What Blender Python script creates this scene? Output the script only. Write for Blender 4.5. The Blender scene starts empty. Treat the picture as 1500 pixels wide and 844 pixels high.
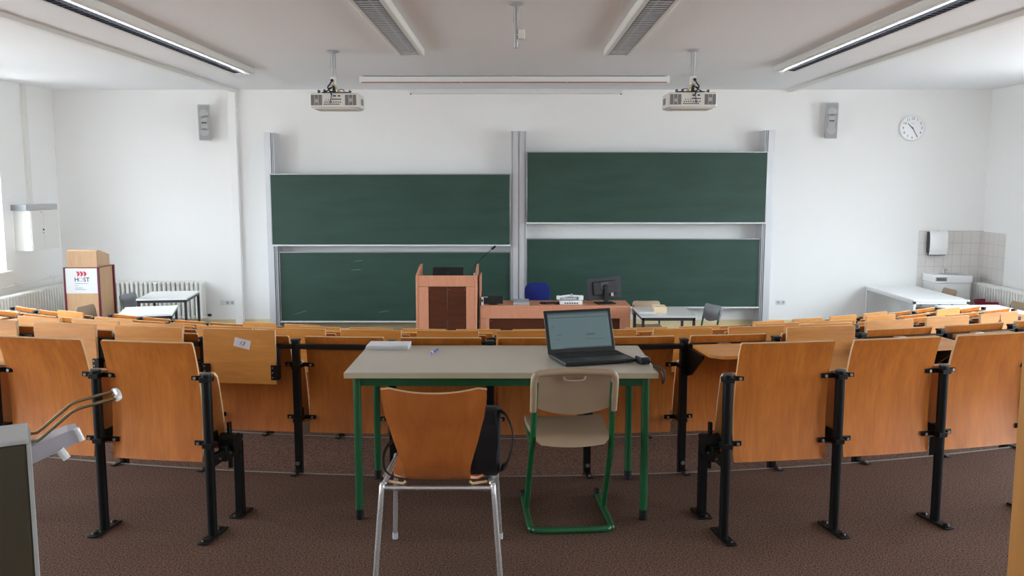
import bpy, bmesh, math, random
from mathutils import Vector, Matrix
random.seed(7)
PI = math.pi
scene = bpy.context.scene
C = scene.collection

# ------------------------------------------------------------------ materials
def lin(c):
    return tuple(((v/255)/12.92 if v/255 <= .04045 else ((v/255+.055)/1.055)**2.4) for v in c) + (1,)
MATS = {}
def mat(name, rgb, rough=.5, metal=0, spec=.5, bump=0, bscale=200, var=0, vscale=6, coat=0):
    m = bpy.data.materials.new(name); m.use_nodes = True
    n = m.node_tree.nodes; l = m.node_tree.links; b = n['Principled BSDF']
    b.inputs['Base Color'].default_value = lin(rgb)
    b.inputs['Roughness'].default_value = rough; b.inputs['Metallic'].default_value = metal
    b.inputs['Specular IOR Level'].default_value = spec
    if coat: b.inputs['Coat Weight'].default_value = coat
    tc = n.new('ShaderNodeTexCoord')
    if var:
        t = n.new('ShaderNodeTexNoise'); t.inputs['Scale'].default_value = vscale; t.inputs['Detail'].default_value = 4
        l.new(tc.outputs['Object'], t.inputs['Vector'])
        r = n.new('ShaderNodeValToRGB'); c = lin(rgb)
        r.color_ramp.elements[0].position = .3; r.color_ramp.elements[1].position = .7
        r.color_ramp.elements[0].color = tuple(x*(1-var) for x in c[:3])+(1,)
        r.color_ramp.elements[1].color = tuple(min(1, x*(1+var)) for x in c[:3])+(1,)
        l.new(t.outputs['Fac'], r.inputs['Fac']); l.new(r.outputs['Color'], b.inputs['Base Color'])
    if bump:
        t2 = n.new('ShaderNodeTexNoise'); t2.inputs['Scale'].default_value = bscale; t2.inputs['Detail'].default_value = 3
        l.new(tc.outputs['Object'], t2.inputs['Vector'])
        bp = n.new('ShaderNodeBump'); bp.inputs['Strength'].default_value = bump; bp.inputs['Distance'].default_value = .004
        l.new(t2.outputs['Fac'], bp.inputs['Height']); l.new(bp.outputs['Normal'], b.inputs['Normal'])
    MATS[name] = m
    return m
def wood(name, rgb, dark, rough=.42, axis='z', scale=1.0, coat=.15, spread=.12):
    """grain stretched along one axis; every object gets its own patch of grain"""
    m = bpy.data.materials.new(name); m.use_nodes = True
    n = m.node_tree.nodes; l = m.node_tree.links; b = n['Principled BSDF']
    b.inputs['Roughness'].default_value = rough; b.inputs['Coat Weight'].default_value = coat
    b.inputs['Coat Roughness'].default_value = .35
    tc = n.new('ShaderNodeTexCoord'); oi = n.new('ShaderNodeObjectInfo')
    mp = n.new('ShaderNodeMapping'); s = [9*scale]*3; s['xyz'.index(axis)] = 1.1*scale
    mp.inputs['Scale'].default_value = s
    ad = n.new('ShaderNodeVectorMath'); ad.operation = 'ADD'
    ml = n.new('ShaderNodeMath'); ml.operation = 'MULTIPLY'; ml.inputs[1].default_value = 37
    l.new(oi.outputs['Random'], ml.inputs[0])
    l.new(tc.outputs['Object'], mp.inputs['Vector']); l.new(mp.outputs['Vector'], ad.inputs[0]); l.new(ml.outputs[0], ad.inputs[1])
    t = n.new('ShaderNodeTexNoise'); t.inputs['Scale'].default_value = 1.3; t.inputs['Detail'].default_value = 5
    t.inputs['Distortion'].default_value = 1.1
    l.new(ad.outputs[0], t.inputs['Vector'])
    t2 = n.new('ShaderNodeTexNoise'); t2.inputs['Scale'].default_value = 7; t2.inputs['Detail'].default_value = 3
    l.new(ad.outputs[0], t2.inputs['Vector'])
    mx = n.new('ShaderNodeMath'); mx.operation = 'MULTIPLY_ADD'; mx.inputs[1].default_value = .35
    l.new(t2.outputs['Fac'], mx.inputs[0])
    m5 = n.new('ShaderNodeMath'); m5.operation = 'MULTIPLY'; m5.inputs[1].default_value = .65
    l.new(t.outputs['Fac'], m5.inputs[0]); l.new(m5.outputs[0], mx.inputs[2])
    r = n.new('ShaderNodeValToRGB')
    r.color_ramp.elements[0].position = .33; r.color_ramp.elements[1].position = .66
    r.color_ramp.elements[0].color = lin(dark); r.color_ramp.elements[1].color = lin(rgb)
    l.new(mx.outputs[0], r.inputs['Fac'])
    hs = n.new('ShaderNodeHueSaturation')
    mr = n.new('ShaderNodeMapRange'); mr.inputs['To Min'].default_value = 1-spread; mr.inputs['To Max'].default_value = 1+spread
    l.new(oi.outputs['Random'], mr.inputs['Value']); l.new(mr.outputs['Result'], hs.inputs['Value'])
    l.new(r.outputs['Color'], hs.inputs['Color']); l.new(hs.outputs['Color'], b.inputs['Base Color'])
    MATS[name] = m
    return m
def emis(name, rgb, strength):
    m = bpy.data.materials.new(name); m.use_nodes = True
    b = m.node_tree.nodes['Principled BSDF']
    b.inputs['Base Color'].default_value = (0, 0, 0, 1); b.inputs['Roughness'].default_value = .3
    b.inputs['Emission Color'].default_value = lin(rgb); b.inputs['Emission Strength'].default_value = strength
    MATS[name] = m
    return m

mat('plaster', (244, 244, 243), .85, spec=.2, bump=.15, bscale=60)
mat('ceiling_paint', (240, 241, 243), .9, spec=.15)
mat('white_paint', (232, 232, 228), .5)
mat('white_metal', (226, 227, 228), .4)
mat('white_gloss', (240, 241, 242), .18)
mat('white_board', (236, 236, 236), .3)
mat('beige_skirting', (226, 208, 165), .45, var=.04)
mat('lino', (176, 174, 168), .28, var=.06, vscale=3)
mat('alu', (176, 178, 180), .35, metal=.85)
mat('alu_dark', (96, 98, 102), .45, metal=.7)
mat('alu_white', (206, 208, 212), .4, metal=.25)
mat('chrome', (226, 226, 226), .24, metal=.75)
mat('steel', (188, 186, 182), .3, metal=1)
mat('brass_wire', (150, 132, 96), .3, metal=1)
mat('black_metal', (10, 10, 11), .4, spec=.3)
mat('black_plastic', (17, 17, 19), .42)
mat('black_matte', (14, 14, 15), .7)
mat('monitor_grey', (34, 35, 39), .5)
mat('dark_grey', (58, 60, 64), .5)
mat('charcoal_frame', (52, 50, 56), .4)
mat('grey_plastic', (140, 144, 150), .45, bump=.1, bscale=300)
mat('tan_plastic', (166, 142, 116), .48, bump=.25, bscale=500)
mat('green_metal', (24, 88, 50), .35)
mat('speaker_grey', (188, 189, 190), .55)
mat('speaker_mesh', (170, 171, 173), .65, bump=.4, bscale=900)
mat('grey_vent', (116, 116, 114), .6)
mat('beech_edge', (208, 172, 128), .5)
mat('blue_fabric', (30, 48, 132), .9, bump=.3, bscale=700)
mat('crimson', (150, 24, 52), .45)
mat('chalk_dust', (96, 126, 120), .8)
mat('wine_trim', (106, 18, 44), .35)
mat('navy', (36, 36, 70), .5)
mat('logo_red', (200, 52, 78), .5)
mat('pale_text', (150, 162, 180), .5)
mat('paper', (226, 226, 230), .7)
mat('sticker', (212, 208, 212), .7)
mat('ink', (48, 44, 62), .7)
mat('blue_pen', (40, 72, 178), .3)
mat('tabletop_grey', (190, 182, 166), .32, var=.015, vscale=300)
mat('tabletop_edge', (186, 174, 146), .4)
mat('tabletop_white', (240, 242, 243), .35)
mat('tabletop_pale', (205, 208, 205), .35)
mat('reflector', (225, 226, 232), .16, metal=1)
mat('louvre_metal', (205, 208, 212), .35)  # pale tone stands in for bright reflections in mirrored blades
mat('louvre_dark', (36, 38, 46), .3, metal=.6)  # dark tone stands in for shade and dark reflections inside the louvres
mat('screen_slot', (150, 84, 50), .6)
mat('cable_yellow', (190, 160, 40), .5)
mat('cable_blue', (50, 56, 120), .5)
mat('projector_white', (222, 221, 214), .45)
mat('nosing', (140, 136, 132), .5, metal=.2)
mat('rack_backlit', (72, 63, 44), .6)  # olive darkened so the colour holds the shade of the backlit face
mat('rack_top', (186, 188, 186), .5)
mat('lavender_plastic', (186, 182, 192), .4)
mat('nylon', (16, 16, 19), .85, bump=.4, bscale=600)
mat('pale_box', (226, 206, 172), .6)
mat('light_grey', (176, 178, 182), .5)
wood('ply', (212, 128, 50), (184, 102, 36), .4, 'z', 1)
wood('ply_flap', (218, 150, 70), (192, 124, 52), .42, 'x', 1)
wood('ply_seat', (206, 144, 84), (184, 120, 62), .45, 'z', 1)
wood('chair_ply', (200, 118, 54), (178, 98, 42), .36, 'z', .8, coat=.3, spread=0)
wood('beech_veneer', (214, 150, 118), (202, 136, 104), .45, 'z', 2, coat=.05, spread=.02)
wood('light_oak', (214, 174, 134), (202, 160, 120), .5, 'z', 1.5, coat=0, spread=.02)
wood('dark_panel', (92, 46, 26), (66, 30, 16), .3, 'x', .6, coat=.3, spread=.03)
wood('honey_panel', (176, 120, 52), (160, 104, 42), .5, 'z', 1, coat=0, spread=0)
emis('laptop_screen', (104, 126, 130), .135)
emis('added_tube_glow', (235, 238, 255), 1.6)  # faint glow added to the outer tubes to brighten their reflectors
emis('screen_bar', (84, 100, 104), .12)
emis('screen_line', (60, 74, 80), .1)

def board_material():
    m = bpy.data.materials.new('chalkboard'); m.use_nodes = True
    n = m.node_tree.nodes; l = m.node_tree.links; b = n['Principled BSDF']
    b.inputs['Roughness'].default_value = .5; b.inputs['Specular IOR Level'].default_value = .4
    tc = n.new('ShaderNodeTexCoord'); mp = n.new('ShaderNodeMapping'); mp.inputs['Scale'].default_value = (.5, 1, 2.5)
    t = n.new('ShaderNodeTexNoise'); t.inputs['Scale'].default_value = 2.2; t.inputs['Detail'].default_value = 7
    l.new(tc.outputs['Object'], mp.inputs['Vector']); l.new(mp.outputs['Vector'], t.inputs['Vector'])
    r = n.new('ShaderNodeValToRGB')
    r.color_ramp.elements[0].position = .35; r.color_ramp.elements[0].color = lin((39, 66, 56))
    r.color_ramp.elements[1].position = .75; r.color_ramp.elements[1].color = lin((47, 78, 67))
    e = r.color_ramp.elements.new(.86); e.color = lin((62, 90, 80))
    l.new(t.outputs['Fac'], r.inputs['Fac']); l.new(r.outputs['Color'], b.inputs['Base Color'])
    MATS['chalkboard'] = m
board_material()
def carpet_material():
    m = bpy.data.materials.new('carpet'); m.use_nodes = True
    n = m.node_tree.nodes; l = m.node_tree.links; b = n['Principled BSDF']
    b.inputs['Roughness'].default_value = .95; b.inputs['Specular IOR Level'].default_value = .1
    tc = n.new('ShaderNodeTexCoord')
    t = n.new('ShaderNodeTexNoise'); t.inputs['Scale'].default_value = 120; t.inputs['Detail'].default_value = 5; t.inputs['Roughness'].default_value = .75
    t2 = n.new('ShaderNodeTexNoise'); t2.inputs['Scale'].default_value = 1.6; t2.inputs['Detail'].default_value = 3
    l.new(tc.outputs['Object'], t.inputs['Vector']); l.new(tc.outputs['Object'], t2.inputs['Vector'])
    r = n.new('ShaderNodeValToRGB')
    r.color_ramp.elements[0].position = .38; r.color_ramp.elements[0].color = lin((43, 31, 25))
    r.color_ramp.elements[1].position = .63; r.color_ramp.elements[1].color = lin((148, 116, 100))
    l.new(t.outputs['Fac'], r.inputs['Fac'])
    mx = n.new('ShaderNodeMixRGB'); mx.blend_type = 'MULTIPLY'; mx.inputs['Fac'].default_value = .35
    l.new(r.outputs['Color'], mx.inputs['Color1']); l.new(t2.outputs['Fac'], mx.inputs['Color2'])
    l.new(mx.outputs['Color'], b.inputs['Base Color'])
    MATS['carpet'] = m
carpet_material()
def tile_material():
    m = bpy.data.materials.new('wall_tile'); m.use_nodes = True
    n = m.node_tree.nodes; l = m.node_tree.links; b = n['Principled BSDF']
    b.inputs['Roughness'].default_value = .2
    tc = n.new('ShaderNodeTexCoord'); sp = n.new('ShaderNodeSeparateXYZ'); cb = n.new('ShaderNodeCombineXYZ')
    l.new(tc.outputs['Object'], sp.inputs[0])
    ad = n.new('ShaderNodeMath'); ad.operation = 'ADD'
    l.new(sp.outputs['X'], ad.inputs[0]); l.new(sp.outputs['Y'], ad.inputs[1])
    l.new(ad.outputs[0], cb.inputs['X']); l.new(sp.outputs['Z'], cb.inputs['Y'])
    br = n.new('ShaderNodeTexBrick'); br.offset = 0; br.inputs['Scale'].default_value = 1
    br.inputs['Brick Width'].default_value = .152; br.inputs['Row Height'].default_value = .202
    br.inputs['Mortar Size'].default_value = .005; br.inputs['Mortar Smooth'].default_value = .2
    br.inputs['Color1'].default_value = lin((226, 222, 218)); br.inputs['Color2'].default_value = lin((222, 219, 216))
    br.inputs['Mortar'].default_value = lin((206, 199, 195))
    l.new(cb.outputs[0], br.inputs['Vector']); l.new(br.outputs['Color'], b.inputs['Base Color'])
    MATS['wall_tile'] = m
tile_material()
def glass_material():
    m = bpy.data.materials.new('window_glass'); m.use_nodes = True
    n = m.node_tree.nodes; l = m.node_tree.links; n.clear()
    o = n.new('ShaderNodeOutputMaterial'); mx = n.new('ShaderNodeMixShader')
    tr = n.new('ShaderNodeBsdfTransparent'); gl = n.new('ShaderNodeBsdfGlossy'); mx.inputs[0].default_value = .05
    gl.inputs['Roughness'].default_value = .02
    l.new(tr.outputs[0], mx.inputs[1]); l.new(gl.outputs[0], mx.inputs[2])
    l.new(mx.outputs[0], o.inputs[0])
    MATS['window_glass'] = m
glass_material()

# ------------------------------------------------------------------ mesh builder
class MB:
    def __init__(s): s.bm = bmesh.new(); s.mi = 0
    def _faces(s, before, smooth=False):
        for f in s.bm.faces:
            if f not in before: f.material_index = s.mi; f.smooth = smooth
    def poly(s, vs, faces, smooth=False):
        v = [s.bm.verts.new(p) for p in vs]
        for f in faces:
            try:
                fc = s.bm.faces.new([v[i] for i in f]); fc.material_index = s.mi; fc.smooth = smooth
            except ValueError: pass
        return v
    def box(s, x0, x1, y0, y1, z0, z1, bev=0, M=None, seg=2):
        P = [(x0,y0,z0),(x1,y0,z0),(x1,y1,z0),(x0,y1,z0),(x0,y0,z1),(x1,y0,z1),(x1,y1,z1),(x0,y1,z1)]
        if M is not None: P = [M @ Vector(p) for p in P]
        v = s.poly(P, [(0,3,2,1),(4,5,6,7),(0,1,5,4),(1,2,6,5),(2,3,7,6),(3,0,4,7)])
        if bev:
            es = list({e for q in v for e in q.link_edges})
            r = bmesh.ops.bevel(s.bm, geom=es, offset=bev, segments=seg, profile=.5, affect='EDGES')
            for f in r['faces']: f.material_index = s.mi; f.smooth = True
        return s
    def cyl(s, p0, p1, r, r1=None, seg=16, cap=True):
        p0, p1 = Vector(p0), Vector(p1); r1 = r if r1 is None else r1
        d = (p1-p0).normalized(); a = d.orthogonal().normalized(); b = d.cross(a)
        vs = [p0+(a*math.cos(t)+b*math.sin(t))*r for t in [2*PI*i/seg for i in range(seg)]]
        vs += [p1+(a*math.cos(t)+b*math.sin(t))*r1 for t in [2*PI*i/seg for i in range(seg)]]
        s.poly(vs, [(i,(i+1)%seg,seg+(i+1)%seg,seg+i) for i in range(seg)], True)
        if cap:
            s.poly(vs[:seg], [tuple(range(seg))[::-1]]); s.poly(vs[seg:], [tuple(range(seg))])
        return s
    def tube(s, pts, r, seg=10, sx=1, up=None):
        """round (or flattened) tube along a path"""
        P = [Vector(p) for p in pts]; n = len(P); T = []
        for i in range(n):
            t = (P[min(i+1,n-1)]-P[max(i-1,0)]); T.append(t.normalized())
        a = (Vector(up) if up else T[0].orthogonal()); a = (a - T[0]*a.dot(T[0])).normalized()
        rings = []
        for i in range(n):
            a = (a - T[i]*a.dot(T[i])).normalized(); b = T[i].cross(a)
            rings.append([P[i]+a*math.cos(2*PI*k/seg)*r*sx+b*math.sin(2*PI*k/seg)*r for k in range(seg)])
        vs = [p for q in rings for p in q]
        fs = [(i*seg+k, i*seg+(k+1)%seg, (i+1)*seg+(k+1)%seg, (i+1)*seg+k) for i in range(n-1) for k in range(seg)]
        s.poly(vs, fs, True); s.poly(rings[0], [tuple(range(seg))[::-1]]); s.poly(rings[-1], [tuple(range(seg))])
        return s
    def sheet(s, grid, t, smooth=True, edge=None):
        """a thin solid from a grid of points, offset by t along its own normals"""
        R, K = len(grid), len(grid[0]); G = [[Vector(p) for p in row] for row in grid]; O = []
        for i in range(R):
            row = []
            for j in range(K):
                du = G[i][min(j+1,K-1)]-G[i][max(j-1,0)]; dv = G[min(i+1,R-1)][j]-G[max(i-1,0)][j]
                nn = du.cross(dv); nn = nn.normalized() if nn.length > 1e-9 else Vector((0,1,0))
                row.append(G[i][j]+nn*t)
            O.append(row)
        a = [p for r in G for p in r]; b = [p for r in O for p in r]; N = R*K
        q = [(i*K+j, i*K+j+1, (i+1)*K+j+1, (i+1)*K+j) for i in range(R-1) for j in range(K-1)]
        s.poly(a, [f[::-1] for f in q], smooth); s.poly(b, q, smooth)
        bd = [(0,j) for j in range(K)]+[(i,K-1) for i in range(1,R)]+[(R-1,j) for j in range(K-2,-1,-1)]+[(i,0) for i in range(R-2,0,-1)]
        ea = [G[i][j] for i,j in bd]; eb = [O[i][j] for i,j in bd]; n = len(bd)
        keep = s.mi; s.mi = keep if edge is None else edge
        s.poly(ea+eb, [(k,(k+1)%n,n+(k+1)%n,n+k) for k in range(n)]); s.mi = keep
        return s
    def prism(s, pts, d):
        """polygon pts extruded by vector d"""
        n = len(pts); P = [Vector(p) for p in pts]; d = Vector(d)
        s.poly(P+[p+d for p in P], [tuple(range(n))[::-1], tuple(range(n, 2*n))]+[(i,(i+1)%n,n+(i+1)%n,n+i) for i in range(n)])
        return s
    def disc(s, c, r, y, seg=32, axis='y', th=.002):
        c = Vector(c); d = Vector((0, th, 0)) if axis == 'y' else Vector((0, 0, th))
        return s.cyl(c, c+d, r, seg=seg)
    def lathe(s, c, prof, seg=24):
        c = Vector(c); vs = []
        for r, z in prof:
            vs += [c+Vector((r*math.cos(2*PI*k/seg), r*math.sin(2*PI*k/seg), z)) for k in range(seg)]
        n = len(prof)
        s.poly(vs, [(i*seg+k, i*seg+(k+1)%seg, (i+1)*seg+(k+1)%seg, (i+1)*seg+k) for i in range(n-1) for k in range(seg)], True)
        return s
    def mesh(s, name, *mats):
        bmesh.ops.recalc_face_normals(s.bm, faces=s.bm.faces[:])
        me = bpy.data.meshes.new(name); s.bm.to_mesh(me); s.bm.free()
        for m in mats: me.materials.append(MATS[m])
        return me
    def build(s, name, *mats, parent=None, loc=None, rz=None):
        o = bpy.data.objects.new(name, s.mesh(name, *mats)); C.objects.link(o)
        if parent: o.parent = parent
        if loc: o.location = loc
        if rz is not None: o.rotation_euler.z = rz
        return o
def put(name, me, parent, loc=(0,0,0), rot=None):
    o = bpy.data.objects.new(name, me); C.objects.link(o); o.parent = parent; o.location = loc
    if rot: o.rotation_euler = rot
    return o
def tag(o, label, cat, group=None, kind=None):
    o['label'] = label; o['category'] = cat
    if group: o['group'] = group
    if kind: o['kind'] = kind
    return o
def thing(name, label, cat, loc=(0,0,0), rz=0, group=None):
    o = bpy.data.objects.new(name, None); C.objects.link(o); o.empty_display_size = .1
    o.location = loc; o.rotation_euler.z = rz
    return tag(o, label, cat, group)
def struct(o): o['kind'] = 'structure'; return o
def text_mesh(name, body, size, m, parent, loc, rot=(PI/2,0,0), ext=.0008, align='CENTER', shear=0, bold=0):
    cu = bpy.data.curves.new(name, 'FONT'); cu.body = body; cu.size = size; cu.extrude = ext
    cu.align_x = align; cu.align_y = 'CENTER'; cu.shear = shear; cu.offset = bold; cu.resolution_u = 3
    tmp = bpy.data.objects.new(name+'_curve', cu); C.objects.link(tmp)
    dg = bpy.context.evaluated_depsgraph_get(); dg.update()
    me = bpy.data.meshes.new_from_object(tmp.evaluated_get(dg))
    bpy.data.objects.remove(tmp); bpy.data.curves.remove(cu)
    me.name = name; me.materials.clear(); me.materials.append(MATS[m])
    return put(name, me, parent, loc, rot)
def smoothpath(pts, n=6):
    """Catmull-Rom through pts"""
    P = [Vector(p) for p in pts]; out = []
    for i in range(len(P)-1):
        a, b, c, d = P[max(i-1,0)], P[i], P[i+1], P[min(i+2,len(P)-1)]
        for k in range(n):
            t = k/n
            out.append(.5*((2*b)+(c-a)*t+(2*a-5*b+4*c-d)*t*t+(3*b-a-3*c+d)*t**3))
    out.append(P[-1]); return out

# ------------------------------------------------------------------ camera
cam = bpy.data.cameras.new('camera'); co = bpy.data.objects.new('camera', cam); C.objects.link(co)
cam.sensor_width = 36; cam.lens = 36*1284/1500; cam.clip_start = .05; cam.clip_end = 200
co.location = (0, 0, 1.66); co.rotation_euler = (math.radians(90-6.97), 0, math.atan(3/1284))
scene.camera = co

# ------------------------------------------------------------------ room shell
XL, XR, YF, YB, ZC, ZF = -7.77, 8.02, 15.0, -2.2, 3.18, -.88
ROWY = {2: 4.79, 3: 6.0, 4: 7.2, 5: 8.4, 6: 9.6}
LVL = [0, -.145, -.345, -.54, -.735, ZF]
RAD = 9.84
def arcY(x, y0): return y0 + .0508*x*x + .021*x
XS = [XL + (XR-XL)*i/96 for i in range(97)]
YMAX = 11.35
b = MB()
prev = [YB]*97
for k in range(5):
    cur = [max(min(arcY(x, ROWY[k+2]), YMAX - .02*(5-k)), prev[i]+.001) for i, x in enumerate(XS)]
    z, zn = LVL[k], LVL[k+1]
    b.mi = 0
    for i in range(96):
        b.poly([(XS[i],prev[i],z),(XS[i+1],prev[i+1],z),(XS[i+1],cur[i+1],z),(XS[i],cur[i],z)], [(0,1,2,3)])
        b.poly([(XS[i],cur[i],z),(XS[i+1],cur[i+1],z),(XS[i+1],cur[i+1],zn),(XS[i],cur[i],zn)], [(0,1,2,3)])
    prev = cur
b.mi = 1
for i in range(96):
    b.poly([(XS[i],prev[i],ZF),(XS[i+1],prev[i+1],ZF),(XS[i+1],YF,ZF),(XS[i],YF,ZF)], [(0,1,2,3)])
struct(b.build('floor', 'carpet', 'lino'))
for k in range(5):   # metal nosing along each step edge
    b = MB(); xs = [x for x in XS if arcY(x, ROWY[k+2]) < YMAX-.3]
    g = [[(x, arcY(x, ROWY[k+2])-.014, LVL[k]+.002) for x in xs], [(x, arcY(x, ROWY[k+2])+.003, LVL[k]+.002) for x in xs],
         [(x, arcY(x, ROWY[k+2])+.003, LVL[k]-.012) for x in xs]]
    b.sheet(g, .002, False)
    struct(b.build('trim_%d' % (k+1), 'nosing'))
struct(MB().box(XL-.4, XR+.4, YB-.2, YF+.2, ZC, ZC+.2).build('ceiling', 'ceiling_paint'))
struct(MB().box(XL-.4, XR+.4, YF, YF+.25, ZF-.2, ZC).build('wall_front', 'plaster'))
struct(MB().box(XL-.4, XR+.4, YB-.25, YB, ZF-.2, ZC).build('wall_back', 'plaster'))
WIN_L = [(12.62, 13.34), (9.5, 10.9), (6.2, 8.05), (3.15, 5.0), (.3, 2.15)]
WIN_R = [(10.7, 12.0), (8.0, 9.7), (5.4, 7.25), (2.8, 4.65), (.1, 1.95)]
WZ0, WZ1 = .28, 2.85
def side_wall(name, x0, x1, wins):
    b = MB(); ys = YB
    for a, c in sorted(wins):
        b.box(x0, x1, ys, a, ZF-.2, ZC); b.box(x0, x1, a, c, ZF-.2, WZ0); b.box(x0, x1, a, c, WZ1, ZC); ys = c
    b.box(x0, x1, ys, YF, ZF-.2, ZC)
    struct(b.build(name, 'plaster'))
side_wall('wall_left', XL-.24, XL, WIN_L); side_wall('wall_right', XR, XR+.24, WIN_R)
n = 0
for side, wins in ((-1, WIN_L), (1, WIN_R)):
    xo = XL-.17 if side < 0 else XR+.17
    for a, c in wins:
        n += 1
        r = bpy.data.objects.new('window_%d' % n, None); C.objects.link(r); struct(r); r.location = (xo, (a+c)/2, WZ0)
        h, w = WZ1-WZ0, (c-a)/2; f = MB()
        for y0, y1, z0, z1 in ((-w,-w+.07,0,h),(w-.07,w,0,h),(-w,w,0,.07),(-w,w,h-.07,h),(-.045,.045,0,h),(-w,w,1.75,1.83)):
            f.box(-.035, .035, y0, y1, z0, z1, .005)
        f.build('window_frame', 'white_paint', parent=r)
        MB().box(-.004, .004, -w+.05, w-.05, .05, h-.05).build('pane', 'window_glass', parent=r)
        MB().box(-.03 if side < 0 else -.23, .23 if side < 0 else .03, -w-.05, w+.08, -.03, .012, .006).build('window_sill', 'white_paint', parent=r)
struct(MB().box(XL+.001, XR-.001, YF-.015, YF, ZF, ZF+.16, .003).build('baseboard_front', 'beige_skirting'))
# pipe chase on the front wall, ceiling strips, tiled splashback
struct(MB().box(-4.79, -4.66, YF-.1, YF, ZF, ZC, .004).box(-4.80, -4.65, YF-.105, YF, 2.82, 2.86).build('trim_6', 'plaster'))
struct(MB().box(-4.71, -4.63, 3.0, YF-.05, ZC-.05, ZC, .003).build('trim_7', 'white_paint'))
struct(MB().box(4.56, 4.64, 3.0, YF-.05, ZC-.05, ZC, .003).build('trim_8', 'white_paint'))
b = MB().box(6.92, XR-.001, YF-.012, YF, ZF, .815)
b.box(XR-.012, XR, 14.30, YF-.012, ZF, .80); struct(b.build('trim_9', 'wall_tile'))
# cable duct and heating pipe on the left wall
struct(MB().box(XL, XL+.05, 14.03, 14.12, 1.3, ZC, .003).build('trim_10', 'white_paint'))
b = MB().tube([(XL+.06, 8.0, .055), (XL+.06, 14.93, .055)], .014, 10).tube([(XL+.06, 14.93, .055), (XL+.06, 14.93, -.5)], .014, 10)
for y in (9.5, 11.5, 13.55, 14.6): b.box(XL, XL+.085, y-.03, y+.03, .03, .08, .004)
struct(b.build('trim_11', 'white_paint'))

# ------------------------------------------------------------------ lecture seats
BACK = [(.352,.034),(.358,.035),(.40,.040),(.47,.047),(.55,.052),(.62,.050),(.69,.044),(.76,.034),(.83,.018),(.88,.004),(.924,-.0115),(.93,-.014)]
def back_mesh():
    g = []
    for i, (z, y) in enumerate(BACK):
        w = .2275 - (.005 if i in (0, len(BACK)-1) else 0)
        zz = z
        g.append([(w*t, y-.006*(1-t*t), zz) for t in (-1,-.96,-.6,-.2,.2,.6,.96,1)])
    return MB().sheet(g, .013, edge=1).mesh('backrest', 'ply', 'beech_edge')
def seat_mesh():
    g = []
    for z, y in ((.36,.225),(.40,.216),(.46,.207),(.54,.196),(.62,.182),(.69,.166),(.735,.152),(.755,.138)):
        hw = .24 if z == .755 else .248
        g.append([(x*hw, y+.012*x*x, z) for x in (-1,-.7,-.25,.25,.7,1)])
    b = MB().sheet(g, .014, edge=1)
    return b.mesh('folding_seat', 'ply_seat', 'beech_edge')
def pivot_mesh(y=-.0):
    b = MB().box(-.216, -.206, y+.06, .25, .395, .455, .004).box(.206, .216, y+.06, .25, .395, .455, .004)
    b.cyl((-.216, .17, .43), (.216, .17, .43), .014)
    return b.mesh('seat_bracket', 'black_metal')
def post_round():
    b = MB().cyl((0,0,.008), (0,0,.778), .0225, seg=20)
    return b.mesh('post', 'black_metal')
def cap_mesh(): return MB().cyl((0,0,.778), (0,0,.784), .0235, seg=20).mesh('post_cap', 'dark_grey')
def foot_round():
    b = MB().box(-.026, .026, -.105, .105, .0015, .012, .004)
    for y in (-.075, .075): b.lathe((0, y, .012), [(.016,0),(.014,.004),(.008,.007),(.0001,.008)], 12)
    return b.mesh('foot_plate', 'black_metal')
def clamp_mesh(py, zz, x0=-.085, x1=.085):
    b = MB()
    for z in (zz,):
        yb = .0225 if zz > .6 else .0265
        b.mi = 0; b.box(x0, x1, yb-.004, yb+.003, z-.012, z+.012, .002); b.box(-.024, .024, py-.0045, yb, z-.012, z+.012, .002)
        b.mi = 1
        for x in [q for q in (x0+.02, x1-.02) if abs(q) > .03]:
            b.cyl((x, yb-.014, z), (x, yb-.004, z), .0075, .005, seg=10)
    return b.mesh('back_clamp', 'black_metal', 'steel')
def post_square(foot):
    return MB().box(-.02, .02, -.06, -.02, foot-.12, .905, .003).mesh('post', 'black_metal')
def postcap_square(): return MB().box(-.023, .023, -.063, -.017, .903, .916, .003).mesh('post_cap', 'black_plastic')
def foot_square(foot):
    b = MB().box(-.018, .018, -.16, -.05, foot+.003, foot+.011, .003)
    b.box(-.014, .014, -.069, -.06, foot-.0, foot+.075, .002)
    b.mi = 1
    b.cyl((0, -.074, foot+.05), (0, -.068, foot+.05), .012, seg=10); b.cyl((0, -.135, foot+.011), (0, -.135, foot+.018), .009, seg=10)
    return b.mesh('foot_bracket', 'black_metal', 'steel')
def rail_mesh(): return MB().box(-.264, .264, -.075, -.043, .862, .89, .003).mesh('desk_rail', 'black_metal')
def flap_up_mesh():
    b = MB().box(-.245, .185, -.112, -.094, .662, .975, .003)
    for f in b.bm.faces:
        if abs(f.normal.y) < .9: f.material_index = 1
    return b.mesh('writing_flap', 'ply_flap', 'beech_edge')
def flap_down_mesh():
    return MB().prism([(-.245,-.10,.872),(.185,-.10,.872),(.185,-.385,.868),(.16,-.42,.868),(-.19,-.42,.868),(-.245,-.36,.868)], (0,0,.018)).mesh('writing_flap', 'ply_flap')
def flap_bracket_up(xs):
    b = MB()
    for x in xs:
        b.mi = 0; b.box(x, x+.045, -.118, -.075, .69, .775, .003)
        b.box(x+.012, x+.034, -.09, -.05, .74, .88, .003)
        b.mi = 1
        for z in (.705, .732, .76): b.cyl((x+.012, -.121, z), (x+.012, -.117, z), .0045, seg=8)
    return b.mesh('flap_bracket', 'black_metal', 'steel')
def flap_bracket_down(xs):
    b = MB()
    for x in xs:
        b.prism([(x,-.05,.86),(x,-.05,.70),(x,-.12,.72),(x,-.30,.85),(x,-.30,.867),(x,-.05,.867)], (.012,0,0))
    return b.mesh('flap_bracket', 'black_metal')
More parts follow.
